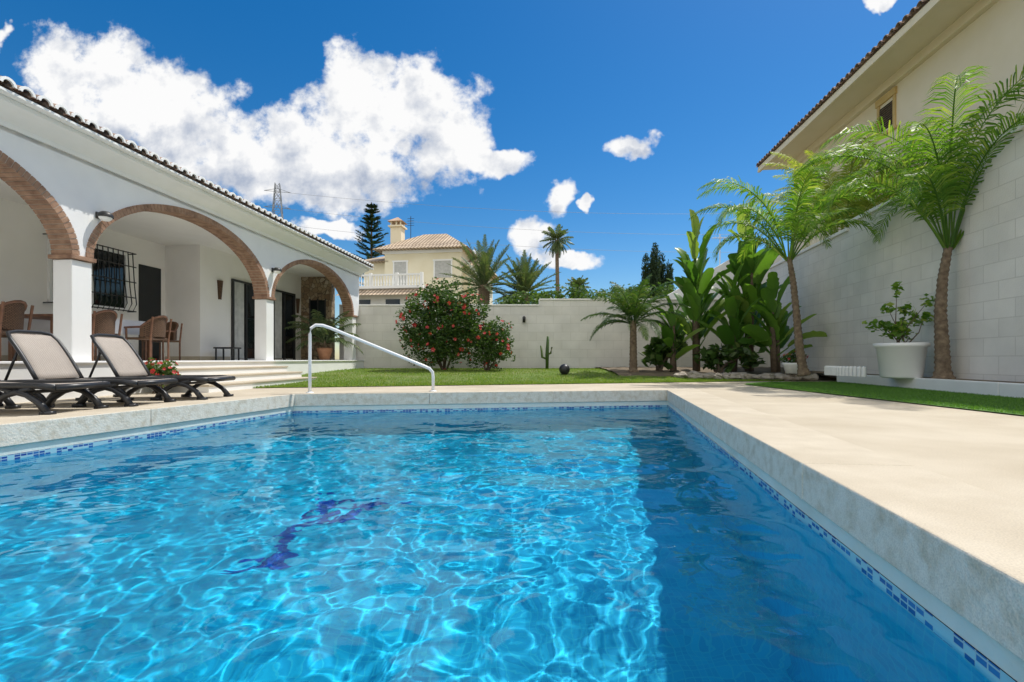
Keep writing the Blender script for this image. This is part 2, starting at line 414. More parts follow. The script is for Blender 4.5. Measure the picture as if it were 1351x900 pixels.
for j in range(n2):
    for i in range(n1):
        k=j*(n1+1)+i; F.append((k,k+1,k+n1+2,k+n1+1))
mk("planting_bed",V,F,M_earth,kind="structure",label="mulched planting bed in front of the wall",smooth=True)

def rock(x,y,z,s,i):
    V=[];F=[];n=10;m=7
    for j in range(m+1):
        ph=pi*j/m
        for k in range(n):
            th=2*pi*k/n; d=Vector((sin(ph)*cos(th),sin(ph)*sin(th),cos(ph)))
            r=s*(1+.5*noise.noise(d*1.5+Vector((i*7,0,0))))
            V.append((d.x*r*1.25,d.y*r,d.z*r*.65))
    for j in range(m):
        for k in range(n):
            k2=(k+1)%n; F.append((j*n+k,(j+1)*n+k,(j+1)*n+k2,j*n+k2))
    mk("rock",V,F,M_rock,label="rough grey brown stone edging the planting bed",cat="rock",group="stones edging the planting bed",loc=(x,y,z),rot=R.uniform(0,3))
for i in range(20):
    t=i/19; x=4.6+3.0*t+R.uniform(-.1,.1); y=12.95-.9*t+R.uniform(-.12,.12); rock(x,y,.1,R.uniform(.10,.2),i)

# ---------------------------------------------------------------- boundary walls
bw=empty("garden_wall",(-6.05,17.0,0),0,"pale concrete block garden wall with a flat cap","wall")
V=[];F=[]; box(V,F,0,7.0,0,.25,-.1,2.42); box(V,F,7.0,15.15,0.003,.25,-.1,2.62); mk("wall",V,F,M_blockX,bw)
V=[];F=[]; box(V,F,-.0,7.0,-.03,.28,2.42,2.47); box(V,F,7.0,15.15,-.03,.28,2.62,2.67); mk("wall_cap",V,F,M_capw,bw,bevel=.008)
th=-math.atan(.148)
sw=empty("side_wall",(6.6,0,0),th,"tall cream concrete block boundary wall with pale cap","wall")
V=[];F=[]; box(V,F,0,.25,-5,8.4,-.1,4.0); box(V,F,.003,.25,8.4,12.2,-.1,3.9); box(V,F,0,.25,12.2,17.4,-.1,3.75); mk("wall",V,F,M_blockY,sw)
V=[];F=[]; box(V,F,-.06,.31,-5,8.4,4.0,4.08); box(V,F,-.06,.31,8.41,12.2,3.9,3.98); box(V,F,-.06,.31,12.21,17.4,3.75,3.83); mk("wall_cap",V,F,M_capw,sw,bevel=.008)

# ---------------------------------------------------------------- villa with arcade
H=empty("white_villa",(-6.43,7.1,0),-math.atan(.095),"white rendered villa with brick arched porch and tiled eaves","house")
COLS=[-4.65,0,4.65,9.5]; hw=.15; SP=2.05; FL=.52
SEND=9.9
arches=[(COLS[i]+hw,COLS[i+1]-hw) for i in range(3)]+[(-9.3+hw,-4.65-hw)]
RISE=1.22
def intr(s):
    for a,b in arches:
        if a<s<b:
            c=(a+b)/2; h=(b-a)/2; return SP+RISE*sqrt(max(0,1-((s-c)/h)**2))
    return SP
ss=[]
for a,b in sorted(arches):
    for k in range(49):
        u=-cos(pi*k/48); ss.append((a+b)/2+(b-a)/2*u)
ss=[-9.6]+sorted(ss)+[SEND]
V=[];F=[]
TOP=3.56
for s in ss:
    z=intr(s); V+=[(hw,s,z),(hw,s,TOP),(-hw,s,TOP),(-hw,s,z)]
for i in range(len(ss)-1):
    a=4*i;b=4*(i+1)
    F+=[(a,b,b+1,a+1),(a+1,b+1,b+2,a+2),(a+2,b+2,b+3,a+3),(a+3,b+3,b,a)]
F+=[(0,1,2,3),(4*len(ss)-1,4*len(ss)-2,4*len(ss)-3,4*len(ss)-4)]
mk("arcade_wall",V,F,M_white,H)
for (a,b) in arches:
    V=[];F=[]; c=(a+b)/2; h=(b-a)/2; nb=76
    samp=[(c-h*cos(pi*k/600), SP+RISE*sin(pi*k/600)) for k in range(601)]
    L_=[0]
    for k in range(600): L_.append(L_[-1]+math.dist(samp[k],samp[k+1]))
    def at(l):
        l=max(0,min(L_[-1],l))
        k=min(599,max(0,bisect.bisect(L_,l)-1)); t=(l-L_[k])/(L_[k+1]-L_[k]); p=[samp[k][q]*(1-t)+samp[k+1][q]*t for q in (0,1)]
        ang=pi*(k+t)/600; nrm=Vector((-cos(ang)/h, sin(ang)/RISE)).normalized(); return Vector(p),nrm
    step=L_[-1]/nb; D=.10
    for k in range(nb):
        g=step*.09; q0,n0=at(k*step+g); q1,n1=at((k+1)*step-g); pr=R.uniform(-.003,.003)
        bb=len(V)
        for o in (-hw-.012, hw+.018+pr):
            for q,n_,r_ in ((q0,n0,-.012),(q1,n1,-.012),(q1,n1,D),(q0,n0,D)):
                pt=q+n_*r_; V.append((o,pt.x,pt.y))
        F+=[(bb,bb+1,bb+2,bb+3),(bb+7,bb+6,bb+5,bb+4),(bb,bb+4,bb+5,bb+1),(bb+1,bb+5,bb+6,bb+2),(bb+2,bb+6,bb+7,bb+3),(bb+3,bb+7,bb+4,bb)]
    ar=mk("brick_arch",V,F,M_ring,H)
    V=[];F=[]
    for k in range(nb+1):
        q,n_=at(k*step)
        for o,r_ in ((-hw-.006,-.004),(hw+.009,-.004),(hw+.009,D-.006),(-hw-.006,D-.006)):
            pt=q+n_*r_; V.append((o,pt.x,pt.y))
    for k in range(nb):
        for e in range(4): F.append((4*k+e,4*k+(e+1)%4,4*k+4+(e+1)%4,4*k+4+e))
    mk("arch_mortar",V,F,M_mortar,ar)
for s in COLS:
    V=[];F=[]; box(V,F,-hw,hw,s-hw,s+hw,FL-.05,SP-.07); c=mk("column",V,F,M_white_soft,H,bevel=.008)
    V=[];F=[]; box(V,F,-hw-.04,hw+.04,s-hw-.04,s+hw+.04,SP-.06,SP-.002); mk("capital",V,F,M_ring,c,bevel=.006)
V=[];F=[]; box(V,F,-9,.30,-9.5,10.2,-.05,FL-.03); mk("plinth",V,F,M_white_soft,H)
V=[];F=[]; box(V,F,-4.5,.33,-9.5,10.23,FL-.03,FL); mk("terrace_floor",V,F,M_white,H,bevel=.006)
V=[];F=[]; V2=[];F2=[]
for k in range(3):
    z1=FL-.13*(k+1); o1=.3+.36*(k+1)
    box(V,F,.3,o1-.02,1.0,4.55,-.02,z1-.03); box(V2,F2,.3,o1,.98,4.57,z1-.03,z1)
st=mk("steps",V,F,M_white_soft,H); mk("tread",V2,F2,M_deck,st,bevel=.006)
V=[];F=[]; box(V,F,-3.05,-2.8,-9.5,4.9,FL,3.42); box(V,F,-2.8,-1.86,4.9,10.1,FL,3.42); mk("back_wall",V,F,M_interior,H)
V=[];F=[]; box(V,F,-8.5,hw,-9.55,9.9,3.42,3.5); mk("porch_ceiling",V,F,M_interior,H)
V=[];F=[]; box(V,F,-8.6,-3.06,-9.5,9.9,0,3.41); mk("house_body",V,F,M_white,H)
V=[];F=[]; box(V,F,-1.86,-.75,9.7,9.95,FL,3.42); mk("stone_wall",V,F,M_stone,H,label="ochre rubble stone end wall of the porch")
V=[];F=[]; box(V,F,-1.50,-.98,9.68,9.70,1.35,2.6); w=mk("window",V,F,M_glass,H)
V=[];F=[]
for q in (-1.54,-1.26,-.98): box(V,F,q,q+.04,9.66,9.68,1.3,2.65)
mk("frame",V,F,M_dark,w)
V=[];F=[]; box(V,F,-2.8,-2.78,-9.5,4.1,FL,FL+.1); box(V,F,-1.86,-1.84,4.9,6.0,FL,FL+.1); box(V,F,-2.78,-1.84,4.88,4.9,FL,FL+.1); mk("skirting",V,F,M_coping,H)
V=[];F=[]; box(V,F,-2.8,-2.785,2.1,3.75,1.7,2.92); w=mk("window",V,F,M_glass,H)
V=[];F=[]
for a in (2.06,2.9,3.73): box(V,F,-2.8,-2.75,a,a+.06,1.66,2.96)
for z in (1.66,2.92): box(V,F,-2.8,-2.751,2.06,3.79,z,z+.05)
mk("frame",V,F,M_white_soft,w)
V=[];F=[]
for k in range(15):
    a=2.04+.122*k; tube(V,F,[(-2.6,a,1.62),(-2.5,a,1.8),(-2.55,a,2.2),(-2.6,a,2.98)],.011,5)
for z in (1.64,1.95,2.3,2.65,2.96): tube(V,F,[(-2.58,1.98,z),(-2.58,3.82,z)],.013,5)
for a in (1.98,3.82):
    for z in (1.64,2.96): tube(V,F,[(-2.79,a,z),(-2.58,a,z)],.013,5)
mk("grille",V,F,M_dark,w)
V=[];F=[]; box(V,F,-2.8,-2.78,4.12,4.75,FL,2.8); mk("door",V,F,M_glass,H)
for a,b in ((6.1,7.2),(8.0,9.2)):
    V=[];F=[]; box(V,F,-1.86,-1.845,a,b,FL+.05,2.72); d=mk("glass_door",V,F,M_glass,H)
    V=[];F=[]
    for q in (a-.04,(a+b)/2-.025,b-.02): box(V,F,-1.86,-1.80,q,q+.06,FL,2.76)
    box(V,F,-1.86,-1.801,a,b,2.7,2.76); mk("frame",V,F,M_dark,d)
    V=[];F=[]
    n=24
    for k in range(n+1):
        y=a+.06+(.42)*k/n; V+=[(-1.835+.008*sin(k*1.7),y,FL+.06),(-1.835+.008*sin(k*1.7),y,2.7)]
    for k in range(n): F.append((2*k,2*k+2,2*k+3,2*k+1))
    mk("curtain",V,F,M_curtain,d)
for s,z in ((5.6,2.38),(7.62,2.38),(9.45,2.38)):
    V=[];F=[]; n=12
    for k in range(n+1):
        t=pi*k/n; 
        for zz,r in ((z-.25,.05),(z+.25,.09)): V.append((-1.86+sin(t)*r, s+cos(t)*r, zz))
    for k in range(n): F.append((2*k,2*k+1,2*k+3,2*k+2))
    mk("wicker_sconce",V,F,M_wicker,H)
for s in (.25,4.75):
    V=[];F=[]; z=2.72
    box(V,F,hw,hw+.03,s-.05,s+.05,z-.05,z+.05)
    lp=mk("wall_lamp",V,F,M_dark,H,bevel=.008)
    V=[];F=[]
    lathe(V,F,[(.10,-.0),(.10,.03),(.085,.06),(.05,.085),(.001,.09)],18,(hw+.12,s,z-.03)); mk("lamp_shade",V,F,M_dark,lp,smooth=True)
    V=[];F=[]; lathe(V,F,[(.001,-.06),(.05,-.05),(.08,-.02),(.085,0)],18,(hw+.12,s,z-.03)); mk("lamp_globe",V,F,M_white_soft,lp,smooth=True)
V=[];F=[]
extrude_prof(V,F,[(hw-.1,3.47),(hw+.025,3.47),(hw+.04,3.53),(hw+.20,3.62),(hw+.30,3.66),(hw+.30,3.72),(hw-.1,3.72)],-9.6,10.05)
mk("cornice",V,F,M_white_soft,H)
def tile_roof(y0,y1,xe,ze,depth,slope,sp=.21,r=.085,dirx=-1,seg=7):
    V=[];F=[]; n=int((y1-y0)/sp)
    rows=int(depth/.42)
    for i in range(n):
        yc=y0+sp*(i+.5)
        for j in range(rows):
            jit=R.uniform(-.012,.012); 
            d0=j*.42 - (.03 if j else 0)+jit; d1=(j+1)*.42
            lift0=.018; b=len(V)
            for (d,rr,lf) in ((d0,r,lift0),(d1,r*.86,0)):
                for k in range(seg+1):
                    t=pi*k/seg; V.append((xe+dirx*d, yc-cos(t)*rr, ze+slope*d+sin(t)*rr*.95+lf))
                for k in range(seg+1):
                    t=pi*k/seg; V.append((xe+dirx*d, yc-cos(t)*(rr-.016), ze+slope*d+sin(t)*(rr-.016)*.95+lf))
            m=seg+1
            for k in range(seg):
                F.append((b+k,b+k+1,b+2*m+k+1,b+2*m+k))
                F.append((b+k+1,b+k,b+m+k,b+m+k+1))
                F.append((b+m+k,b+2*m+m+k,b+3*m+k+1,b+m+k+1))
    for i in range(n+1):
        yc=y0+sp*i; b=len(V)
        for d in (.03,depth):
            for k in range(6):
                t=pi*k/5; V.append((xe+dirx*d, yc-cos(t)*r*.95, ze+slope*d+.03-sin(t)*r*.6))
        for k in range(5): F.append((b+k,b+k+1,b+7+k,b+6+k))
    return V,F
V,F=tile_roof(-9.4,10.25,.60,3.78,2.9,.32)
rf=mk("roof",V,F,M_tile,H)
V=[];F=[]; n=int((10.25+9.4)/.21); seg=8
for i in range(n):
    yc=-9.4+.21*(i+.5); b=len(V)
    for xo in (.612,.585):
        for rr in (.092,.060):
            for k in range(seg+1):
                t=pi*k/seg; V.append((xo,yc-cos(t)*rr,3.795+sin(t)*rr*.95))
    m=seg+1
    for k in range(seg):
        F.append((b+k,b+k+1,b+m+k+1,b+m+k)); F.append((b+k,b+2*m+k,b+2*m+k+1,b+k+1)); F.append((b+m+k,b+m+k+1,b+3*m+k+1,b+3*m+k))
mk("eave_mortar",V,F,M_white_soft,rf)
V=[(.54,-9.5,3.725),(.54,10.2,3.725),(-4.5,10.2,5.3),(-4.5,-9.5,5.3),(-9.2,10.2,3.7),(-9.2,-9.5,3.7)]
F=[(0,1,2,3),(3,2,4,5),(1,4,2),(0,3,5),(0,5,4,1)]
mk("roof_deck",V,F,M_tile,rf)
V=[];F=[]; box(V,F,hw+.02,.57,-9.5,10.2,3.722,3.752); mk("eave_board",V,F,M_white_soft,rf)

# ---------------------------------------------------------------- dining set in porch
def w2(o,s):
    t=-math.atan(.095); return (-6.43+o*cos(t)-s*sin(t), 7.1+o*sin(t)+s*cos(t))
x,y=w2(-1.45,1.6)
T=empty("dining_table",(x,y,FL),-math.atan(.095),"long wooden dining table with white cloth on the porch","table")
V=[];F=[]; box(V,F,-.45,.45,-1.0,1.0,.72,.76); mk("table_top",V,F,M_wood,T,bevel=.005)
for a in (-.38,.38):
    for b in (-.92,.92):
        V=[];F=[]; box(V,F,a-.035,a+.035,b-.035,b+.035,0,.72); mk("leg",V,F,M_wood,T)
V=[];F=[]; box(V,F,-.47,.47,-.75,.75,.762,.768)
for sx in (-.47,.47):
    box(V,F,sx-.003,sx+.003,-.75,.75,.5,.766)
mk("tablecloth",V,F,M_fringe,T)
def chair(loc,rot):
    C=empty("wicker_chair",(0,0,0),0,"brown wicker armchair with wooden frame at the dining table","chair",group="chairs around the dining table")
    for a in (-.24,.24):
        for b,h in ((.22,.62),(-.22,.82)):
            V=[];F=[]; tube(V,F,[(a,b,0),(a,b,.4),(a*1.04,b-(.05 if b<0 else 0),h)],.018,7); mk("leg",V,F,M_wood,C)
    V=[];F=[]; box(V,F,-.25,.25,-.22,.25,.40,.44); mk("seat",V,F,M_wicker,C,bevel=.015)
    V=[];F=[]
    n=16
    for k in range(n+1):
        t=pi*(.0+1.0*k/n); xx=-.26*cos(t); yy=-.03-.24*sin(t); h=.62+.22*sin(t)
        for zz in (.45,h): V.append((xx,yy-.05*(zz-.45),zz))
    for k in range(n): F.append((2*k,2*k+2,2*k+3,2*k+1))
    bo=mk("backrest",V,F,M_wicker,C); sm=bo.modifiers.new("s",'SOLIDIFY'); sm.thickness=.018
    V=[];F=[]
    tube(V,F,[(-.26,.24,.62),(-.26,.0,.63)]+[(-.26*cos(pi*k/10),-.05-.25*sin(pi*k/10),.63+.22*sin(pi*k/10)) for k in range(11)]+[(.26,0,.63),(.26,.24,.62)],.020,7); mk("armrest",V,F,M_wood,C,smooth=True)
    C.location=loc; C.rotation_euler=(0,0,rot); return C
cpos=[(-.75,1.05,pi/2),(-.72,2.1,pi/2),(-1.45,-.0,0),(-1.45,3.25,pi),(-2.2,1.1,-pi/2),(-2.2,2.1,-pi/2),(-.8,-.35,pi/2+.3)]
c0=None
for o,s,r in cpos:
    x,y=w2(o,s)
    if c0 is None: c0=chair((x,y,FL),r-.095)
    else: copy_thing(c0,(x,y,FL),r-.095+R.uniform(-.15,.15))
x,y=w2(-1.45,5.35)
T2=empty("side_table",(x,y,FL),0,"small dark side table on the porch","table")
V=[];F=[]; box(V,F,-.25,.25,-.2,.2,.30,.34); mk("table_top",V,F,M_dark,T2,bevel=.004)
for a in (-.2,.2):
    for b in (-.16,.16):
        V=[];F=[]; box(V,F,a-.015,a+.015,b-.015,b+.015,0,.30); mk("leg",V,F,M_dark,T2)

# ---------------------------------------------------------------- sun loungers
def lounger():
    C=empty("sun_lounger",(0,0,0),0,"black framed sun lounger with taupe mesh and raised back","sun lounger",group="sun loungers along the pool")
    piv=.58; Z=.285
    V=[];F=[]
    for sy in (-.31,.31):
        tube(V,F,[(.12,sy,Z-.015),(.4,sy,Z-.005),(1.0,sy,Z),(1.6,sy,Z),(1.78,sy,Z-.015)],.032,8)
    tube(V,F,[(1.78,-.31,Z-.015),(1.80,0,Z-.015),(1.78,.31,Z-.015)],.03,8); tube(V,F,[(.12,-.31,Z-.015),(.12,.31,Z-.015)],.025,8)
    mk("frame",V,F,M_black,C,smooth=True)
    for sy in (-.31,.31):
        for c in (.42,1.40):
            V=[];F=[]
            arc=[(c-.30,sy,.02),(c-.22,sy,.12),(c-.10,sy,.195),(c,sy,.225),(c+.10,sy,.195),(c+.22,sy,.12),(c+.30,sy,.02)]
            tube(V,F,arc,[.036,.032,.03,.034,.03,.032,.036],8)
            tube(V,F,[(c-.16,sy,Z-.02),(c-.02,sy,.215),(c+.14,sy,Z-.02)],.026,8)
            box(V,F,c-.36,c-.25,sy-.035,sy+.035,0,.035); box(V,F,c+.25,c+.36,sy-.035,sy+.035,0,.035)
            mk("leg",V,F,M_black,C,smooth=True)
    for c in (.42,1.40):
        V=[];F=[]; tube(V,F,[(c,-.31,.215),(c,.31,.215)],.018,7)
        mk("cross_bar",V,F,M_black,C)
    V=[];F=[]; n=10
    for k in range(n+1):
        x=piv+(1.74-piv)*k/n; z=Z+.018-.02*sin(pi*k/n)
        for j in range(5):
            yy=-.275+.55*j/4; V.append((x,yy,z-.012*(1-((j-2)/2)**2)))
    for k in range(n):
        for j in range(4): b=k*5+j; F.append((b,b+5,b+6,b+1))
    so=mk("seat",V,F,M_fabric,C,smooth=True); s_=so.modifiers.new("s",'SOLIDIFY'); s_.thickness=.008
    ang=radians(56); Lb=.67
    def bp(l,yy,off=0): return (piv-cos(ang)*l+sin(ang)*off, yy, Z+.018+sin(ang)*l+cos(ang)*off+.03*sin(pi*l/Lb))
    V=[];F=[]
    for k in range(n+1):
        l=.02+(Lb-.02)*k/n
        for j in range(5):
            yy=-.27+.54*j/4; V.append(bp(l,yy,-.012*(1-((j-2)/2)**2)))
    for k in range(n):
        for j in range(4): b=k*5+j; F.append((b,b+1,b+6,b+5))
    bo=mk("backrest",V,F,M_fabric,C,smooth=True); s_=bo.modifiers.new("s",'SOLIDIFY'); s_.thickness=.008
    V=[];F=[]
    pts=[bp(0,-.29)]+[bp(Lb*k/6,-.29) for k in range(1,6)]+[bp(Lb,-.26),bp(Lb+.03,-.15),bp(Lb+.035,0),bp(Lb+.03,.15),bp(Lb,.26)]+[bp(Lb*k/6,.29) for k in range(5,-1,-1)]
    tube(V,F,pts,.022,8); 
    tube(V,F,[bp(.42,-.25,-.03),(.16,-.25,Z)],.014,6); tube(V,F,[bp(.42,.25,-.03),(.16,.25,Z)],.014,6)
    mk("backrest_frame",V,F,M_black,bo,smooth=True)
    return C
l0=lounger(); l0.location=(-5.86,6.78,0.002); l0.rotation_euler=(0,0,radians(1))
copy_thing(l0,(-6.08,5.92,0.002),radians(-1)); copy_thing(l0,(-6.27,5.08,0.002),radians(0))

# ---------------------------------------------------------------- pool rail
V=[];F=[]
p0=Vector((-3.25,7.80,0)); p1=Vector((-1.33,8.18,0))
def lp(t,z): q=p0.lerp(p1,t); return (q.x,q.y,z)
path=[lp(0,.0),lp(0,.5),lp(0,.95),lp(.01,1.05),lp(.045,1.10),lp(.10,1.095),lp(.16,1.055)]+[lp(.16+.76*k/6,1.055-.62*k/6) for k in range(1,7)]+[lp(.97,.39),lp(.995,.33),lp(1,.25),lp(1,0)]
RL=empty("pool_handrail",(0,0,0),0,"white tubular handrail at the pool steps","handrail")
tube(V,F,path,.026,12); mk("rail",V,F,M_steel,RL,smooth=True)
for q in (p0,p1):
    V=[];F=[]; lathe(V,F,[(.06,.006),(.06,.018),(.03,.03)],20,(q.x,q.y,0)); mk("flange",V,F,M_steel,RL,smooth=True)

# ---------------------------------------------------------------- foliage generators
def frond(V,F,base,az,el0,L,droop,ll,n,w,vee=.5,rng=R,rach=.014,hang=.55,dexp=1.25,t0=.14):
    p=Vector(base); segs=16; pts=[p.copy()]
    for i in range(segs):
        t=(i+1)/segs; pitch=el0-droop*t**dexp
        d=Vector((cos(az)*cos(pitch),sin(az)*cos(pitch),sin(pitch))); p=p+d*(L/segs); pts.append(p.copy())
    tube(V,F,pts,[rach*(1-.8*i/segs) for i in range(segs+1)],4)
    side0=Vector((-sin(az),cos(az),0))
    for i in range(n):
        t=t0+(1-t0)*i/(n-1); k=min(segs-1,int(t*segs)); f=t*segs-k
        c=pts[k].lerp(pts[k+1],f); fw=(pts[k+1]-pts[k]).normalized()
        upv=side0.cross(fw)*-1
        if upv.z<0 : upv=-upv
        tt=(t-t0)/(1-t0)
        l=ll*(sin(pi*min(1,(tt*.85+.12)))**.6)*rng.uniform(.8,1.12)
        for sd in (-1,1):
            sw_=.55+.9*t+rng.uniform(-.15,.15)
            d=(side0*sd+fw*sw_+upv*(vee*rng.uniform(.4,1.2))).normalized()
            d2=(d+Vector((0,0,-hang-rng.random()*.4))).normalized()
            d3=(d2+Vector((0,0,-hang-rng.random()*.4))).normalized()
            m=c+d*l*.34; m2=m+d2*l*.34; e=m2+d3*l*.32; wv=fw*w*.5
            b=len(V)
            V.extend([tuple(c-wv*.6),tuple(c+wv*.6),tuple(m+wv),tuple(m-wv),tuple(m2+wv*.7),tuple(m2-wv*.7),tuple(e)])
            F.append((b,b+1,b+2,b+3)); F.append((b+3,b+2,b+4,b+5)); F.append((b+5,b+4,b+6))

def trunk_mesh(pts, r0, r1, rings=.09, seg=12, ringamp=.08):
    V=[];F=[]; P=[Vector(p) for p in pts]
    tot=sum((P[i+1]-P[i]).length for i in range(len(P)-1)); n=max(8,int(tot/rings*2))
    out=[];rr=[]
    for i in range(n+1):
        t=i/n*(len(P)-1); k=min(len(P)-2,int(t)); f=t-k; out.append(P[k].lerp(P[k+1],f))
        g=i/n; r=r0*(1-g)+r1*g; r*=1+ringamp*(1 if i%2 else -1)+.04*R.uniform(-1,1); 
        if g<.08: r*=1+.5*(1-g/.08)
        rr.append(r)
    tube(V,F,out,rr,seg); return V,F

def palm(name,base,pts,r0,r1,nf,L,ll,mat,label,n=42,w=.03,elr=(.2,1.45),droop=(1.2,1.9),rach=.016,trunk=True,vee=.5,cat="palm tree",hang=.55,dexp=1.25,spread=.06,Lout=None,t0=.14):
    P=empty(name,base,0,label,cat)
    if trunk:
        V,F=trunk_mesh(pts,r0,r1); mk("trunk",V,F,M_bark,P,smooth=True)
    V=[];F=[]; top=Vector(pts[-1])
    for i in range(nf):
        az=i*2.39996+R.uniform(-.3,.3); q=i/nf; el=elr[1]+(elr[0]-elr[1])*q+R.uniform(-.12,.12)
        LL=L*(1-q)+(Lout or L)*q
        frond(V,F,top+Vector((cos(az)*spread,sin(az)*spread,-.1*q)),az,el,LL*R.uniform(.85,1.08),droop[0]+(droop[1]-droop[0])*(.5*q+.5*R.random()),ll,n,w,rach=rach,vee=vee,hang=hang,dexp=dexp,t0=t0)
    mk("crown",V,F,mat,P)
    return P

# right garden palms
palm("palm_tree",(7.6,8.55,.18),[(0,0,0),(-.02,0,.6),(-.05,.0,1.2),(-.01,0,1.8),(.1,0,2.4)],.12,.06,22,4.2,.62,M_palm,"slender feather palm with drooping green fronds by the white planter",n=58,w=.030,elr=(.95,1.52),droop=(1.6,2.7),hang=.45,dexp=2.1,Lout=2.5,t0=.22,rach=.02,vee=.6)
palm("palm_tree",(6.62,11.0,.18),[(0,0,0),(-.10,0,.6),(-.16,0,1.3),(-.24,.0,2.1),(-.34,0,2.7)],.10,.05,20,3.2,.50,M_palm,"slim curved palm with green fronds in front of the block wall",n=50,w=.030,elr=(.8,1.52),droop=(1.3,2.5),hang=.45,dexp=2.0,Lout=2.0,t0=.2,rach=.018,vee=.6)
palm("palm_tree",(9.4,13.6,0),[(0,0,0),(0,0,2),(0,.1,4.0)],.12,.07,38,3.1,.42,M_palmy,"yellow green palm rising behind the block wall",n=50,w=.034,elr=(.8,1.5),droop=(.9,1.9),hang=.4,dexp=1.8,spread=.3)
palm("young_palm",(3.5,14.0,.16),[(0,0,0),(0,0,.8),(.0,.0,1.5)],.12,.09,26,1.5,.34,M_hib,"young dark green palm in the planting bed",n=38,w=.034,elr=(.15,1.5),droop=(.7,1.5),cat="palm tree",hang=.35)
for px_,d,zt,L,lab in ((-1.5,26,4.5,2.5,"grey green date palm behind the garden wall"),(.7,27,4.2,2.2,"grey green date palm beside another palm behind the wall")):
    palm("date_palm",(px_,d,0),[(0,0,0),(0,0,2),(0,0,zt)],.35,.3,44,L,.34,M_palmd,lab,n=44,w=.05,elr=(-.3,1.5),droop=(.15,.6),rach=.03,vee=.7,hang=.05)
palm("tall_palm",(4.15,45,0),[(0,0,0),(.1,0,6),(0,0,11.6)],.22,.16,38,1.55,.5,M_palmd,"tall slender fan palm with a small crown",n=18,w=.09,elr=(-1.1,1.4),droop=(.3,.9),rach=.02)
palm("fan_palm",(5.4,40,0),[(0,0,0),(0,0,3),(0,0,6.4)],.22,.18,34,1.15,.42,M_palmd,"dark fan palm behind the garden wall",n=16,w=.09,elr=(-.9,1.4),droop=(.3,.8),rach=.02)

def leafcloud(V,F,blobs,n,size,asp=.5,rag=.45,hole=-.28,upb=.6):
    tot=sum(b[3]*b[4]*b[5] for b in blobs)
    for (cx,cy,cz,rx,ry,rz) in blobs:
        m=int(n*rx*ry*rz/tot)+10
        for _ in range(m):
            d=Vector((R.gauss(0,1),R.gauss(0,1),R.gauss(0,1))).normalized(); r=R.random()**.38
            nz=noise.noise(Vector((d.x*2+cx,d.y*2+cy,d.z*2+cz)))
            r*=1+rag*nz
            c=Vector((cx+d.x*rx*r,cy+d.y*ry*r,cz+d.z*rz*r))
            if noise.noise(c*2.2)<hole: continue
            s=size*R.uniform(.6,1.3)
            a=Vector((R.gauss(0,1)+d.x,R.gauss(0,1)+d.y,R.gauss(0,1)*upb+(1.5 if upb>1 else 0))).normalized(); q=Vector((R.gauss(0,1),R.gauss(0,1),R.gauss(0,1)))
            w_=a.cross(q).normalized()*s*asp*.5; b=len(V)
            V.extend([tuple(c-a*s*.5),tuple(c+w_),tuple(c+a*s*.5),tuple(c-w_)]); F.append((b,b+1,b+2,b+3))

def bush(name,base,blobs,n,size,mat,label,cat="bush",flowers=0,fs=.06,trunk=True,asp=.55,fmat=None,tr=.035,rag=.45,hole=-.28,upb=.6):
    P=empty(name,base,0,label,cat)
    if trunk:
        V=[];F=[]
        for k in range(max(7,len(blobs))):
            b=blobs[k%len(blobs)]; e=Vector((b[0],b[1],b[2])); s=Vector((R.uniform(-.08,.08),R.uniform(-.08,.08),0))
            tube(V,F,[s,s.lerp(e,.4)+Vector((R.uniform(-.1,.1),R.uniform(-.1,.1),.05)),e],[tr,tr*.7,tr*.3],6)
        mk("trunk",V,F,M_branch,P)
    V=[];F=[]; leafcloud(V,F,blobs,n,size,asp,rag,hole,upb); mk("crown",V,F,mat,P)
    if flowers:
        V=[];F=[]
        for _ in range(flowers):
            cx,cy,cz,rx,ry,rz=R.choice(blobs); d=Vector((R.gauss(0,1),R.gauss(0,1)-.6,R.gauss(0,1)+.2)).normalized()
            c=Vector((cx+d.x*rx*1.0,cy+d.y*ry*1.0,cz+d.z*rz*1.0))
            t1=d.orthogonal().normalized(); t2=d.cross(t1); f_=fs*R.uniform(.6,1.1)
            for k in range(5):
                th=2*pi*k/5; e=(t1*cos(th)+t2*sin(th)); s=(-t1*sin(th)+t2*cos(th)); b=len(V)
                V.extend([tuple(c),tuple(c+e*f_*.6+s*f_*.4+d*f_*.3),tuple(c+e*f_+d*f_*.4),tuple(c+e*f_*.6-s*f_*.4+d*f_*.3)]); F.append((b,b+1,b+2,b+3))
        mk("blossom",V,F,fmat or M_red,P)
    return P
bush("hibiscus_bush",(-2.15,15.2,.15),[(0,0,1.5,1.05,.95,.95),(-.5,0,1.0,.85,.8,.75),(.6,-.1,1.2,.8,.8,.9),(.2,0,2.3,.85,.75,.65),(-.5,.1,2.1,.7,.7,.65),(-.9,0,1.6,.6,.6,.6),(.85,0,1.9,.6,.6,.55),(0,-.4,.6,.8,.6,.5)],18000,.10,M_hib,"large dark green hibiscus bush dotted with red flowers","bush",flowers=110,fs=.075)
bush("hibiscus_bush",(-.75,14.9,.15),[(0,0,.8,.75,.7,.7),(.3,0,1.15,.5,.5,.5),(-.3,.1,1.1,.5,.5,.45),(.35,-.1,.6,.5,.5,.5)],7500,.085,M_hib,"smaller rounded bush with red flowers on the lawn","bush",flowers=45,fs=.065)
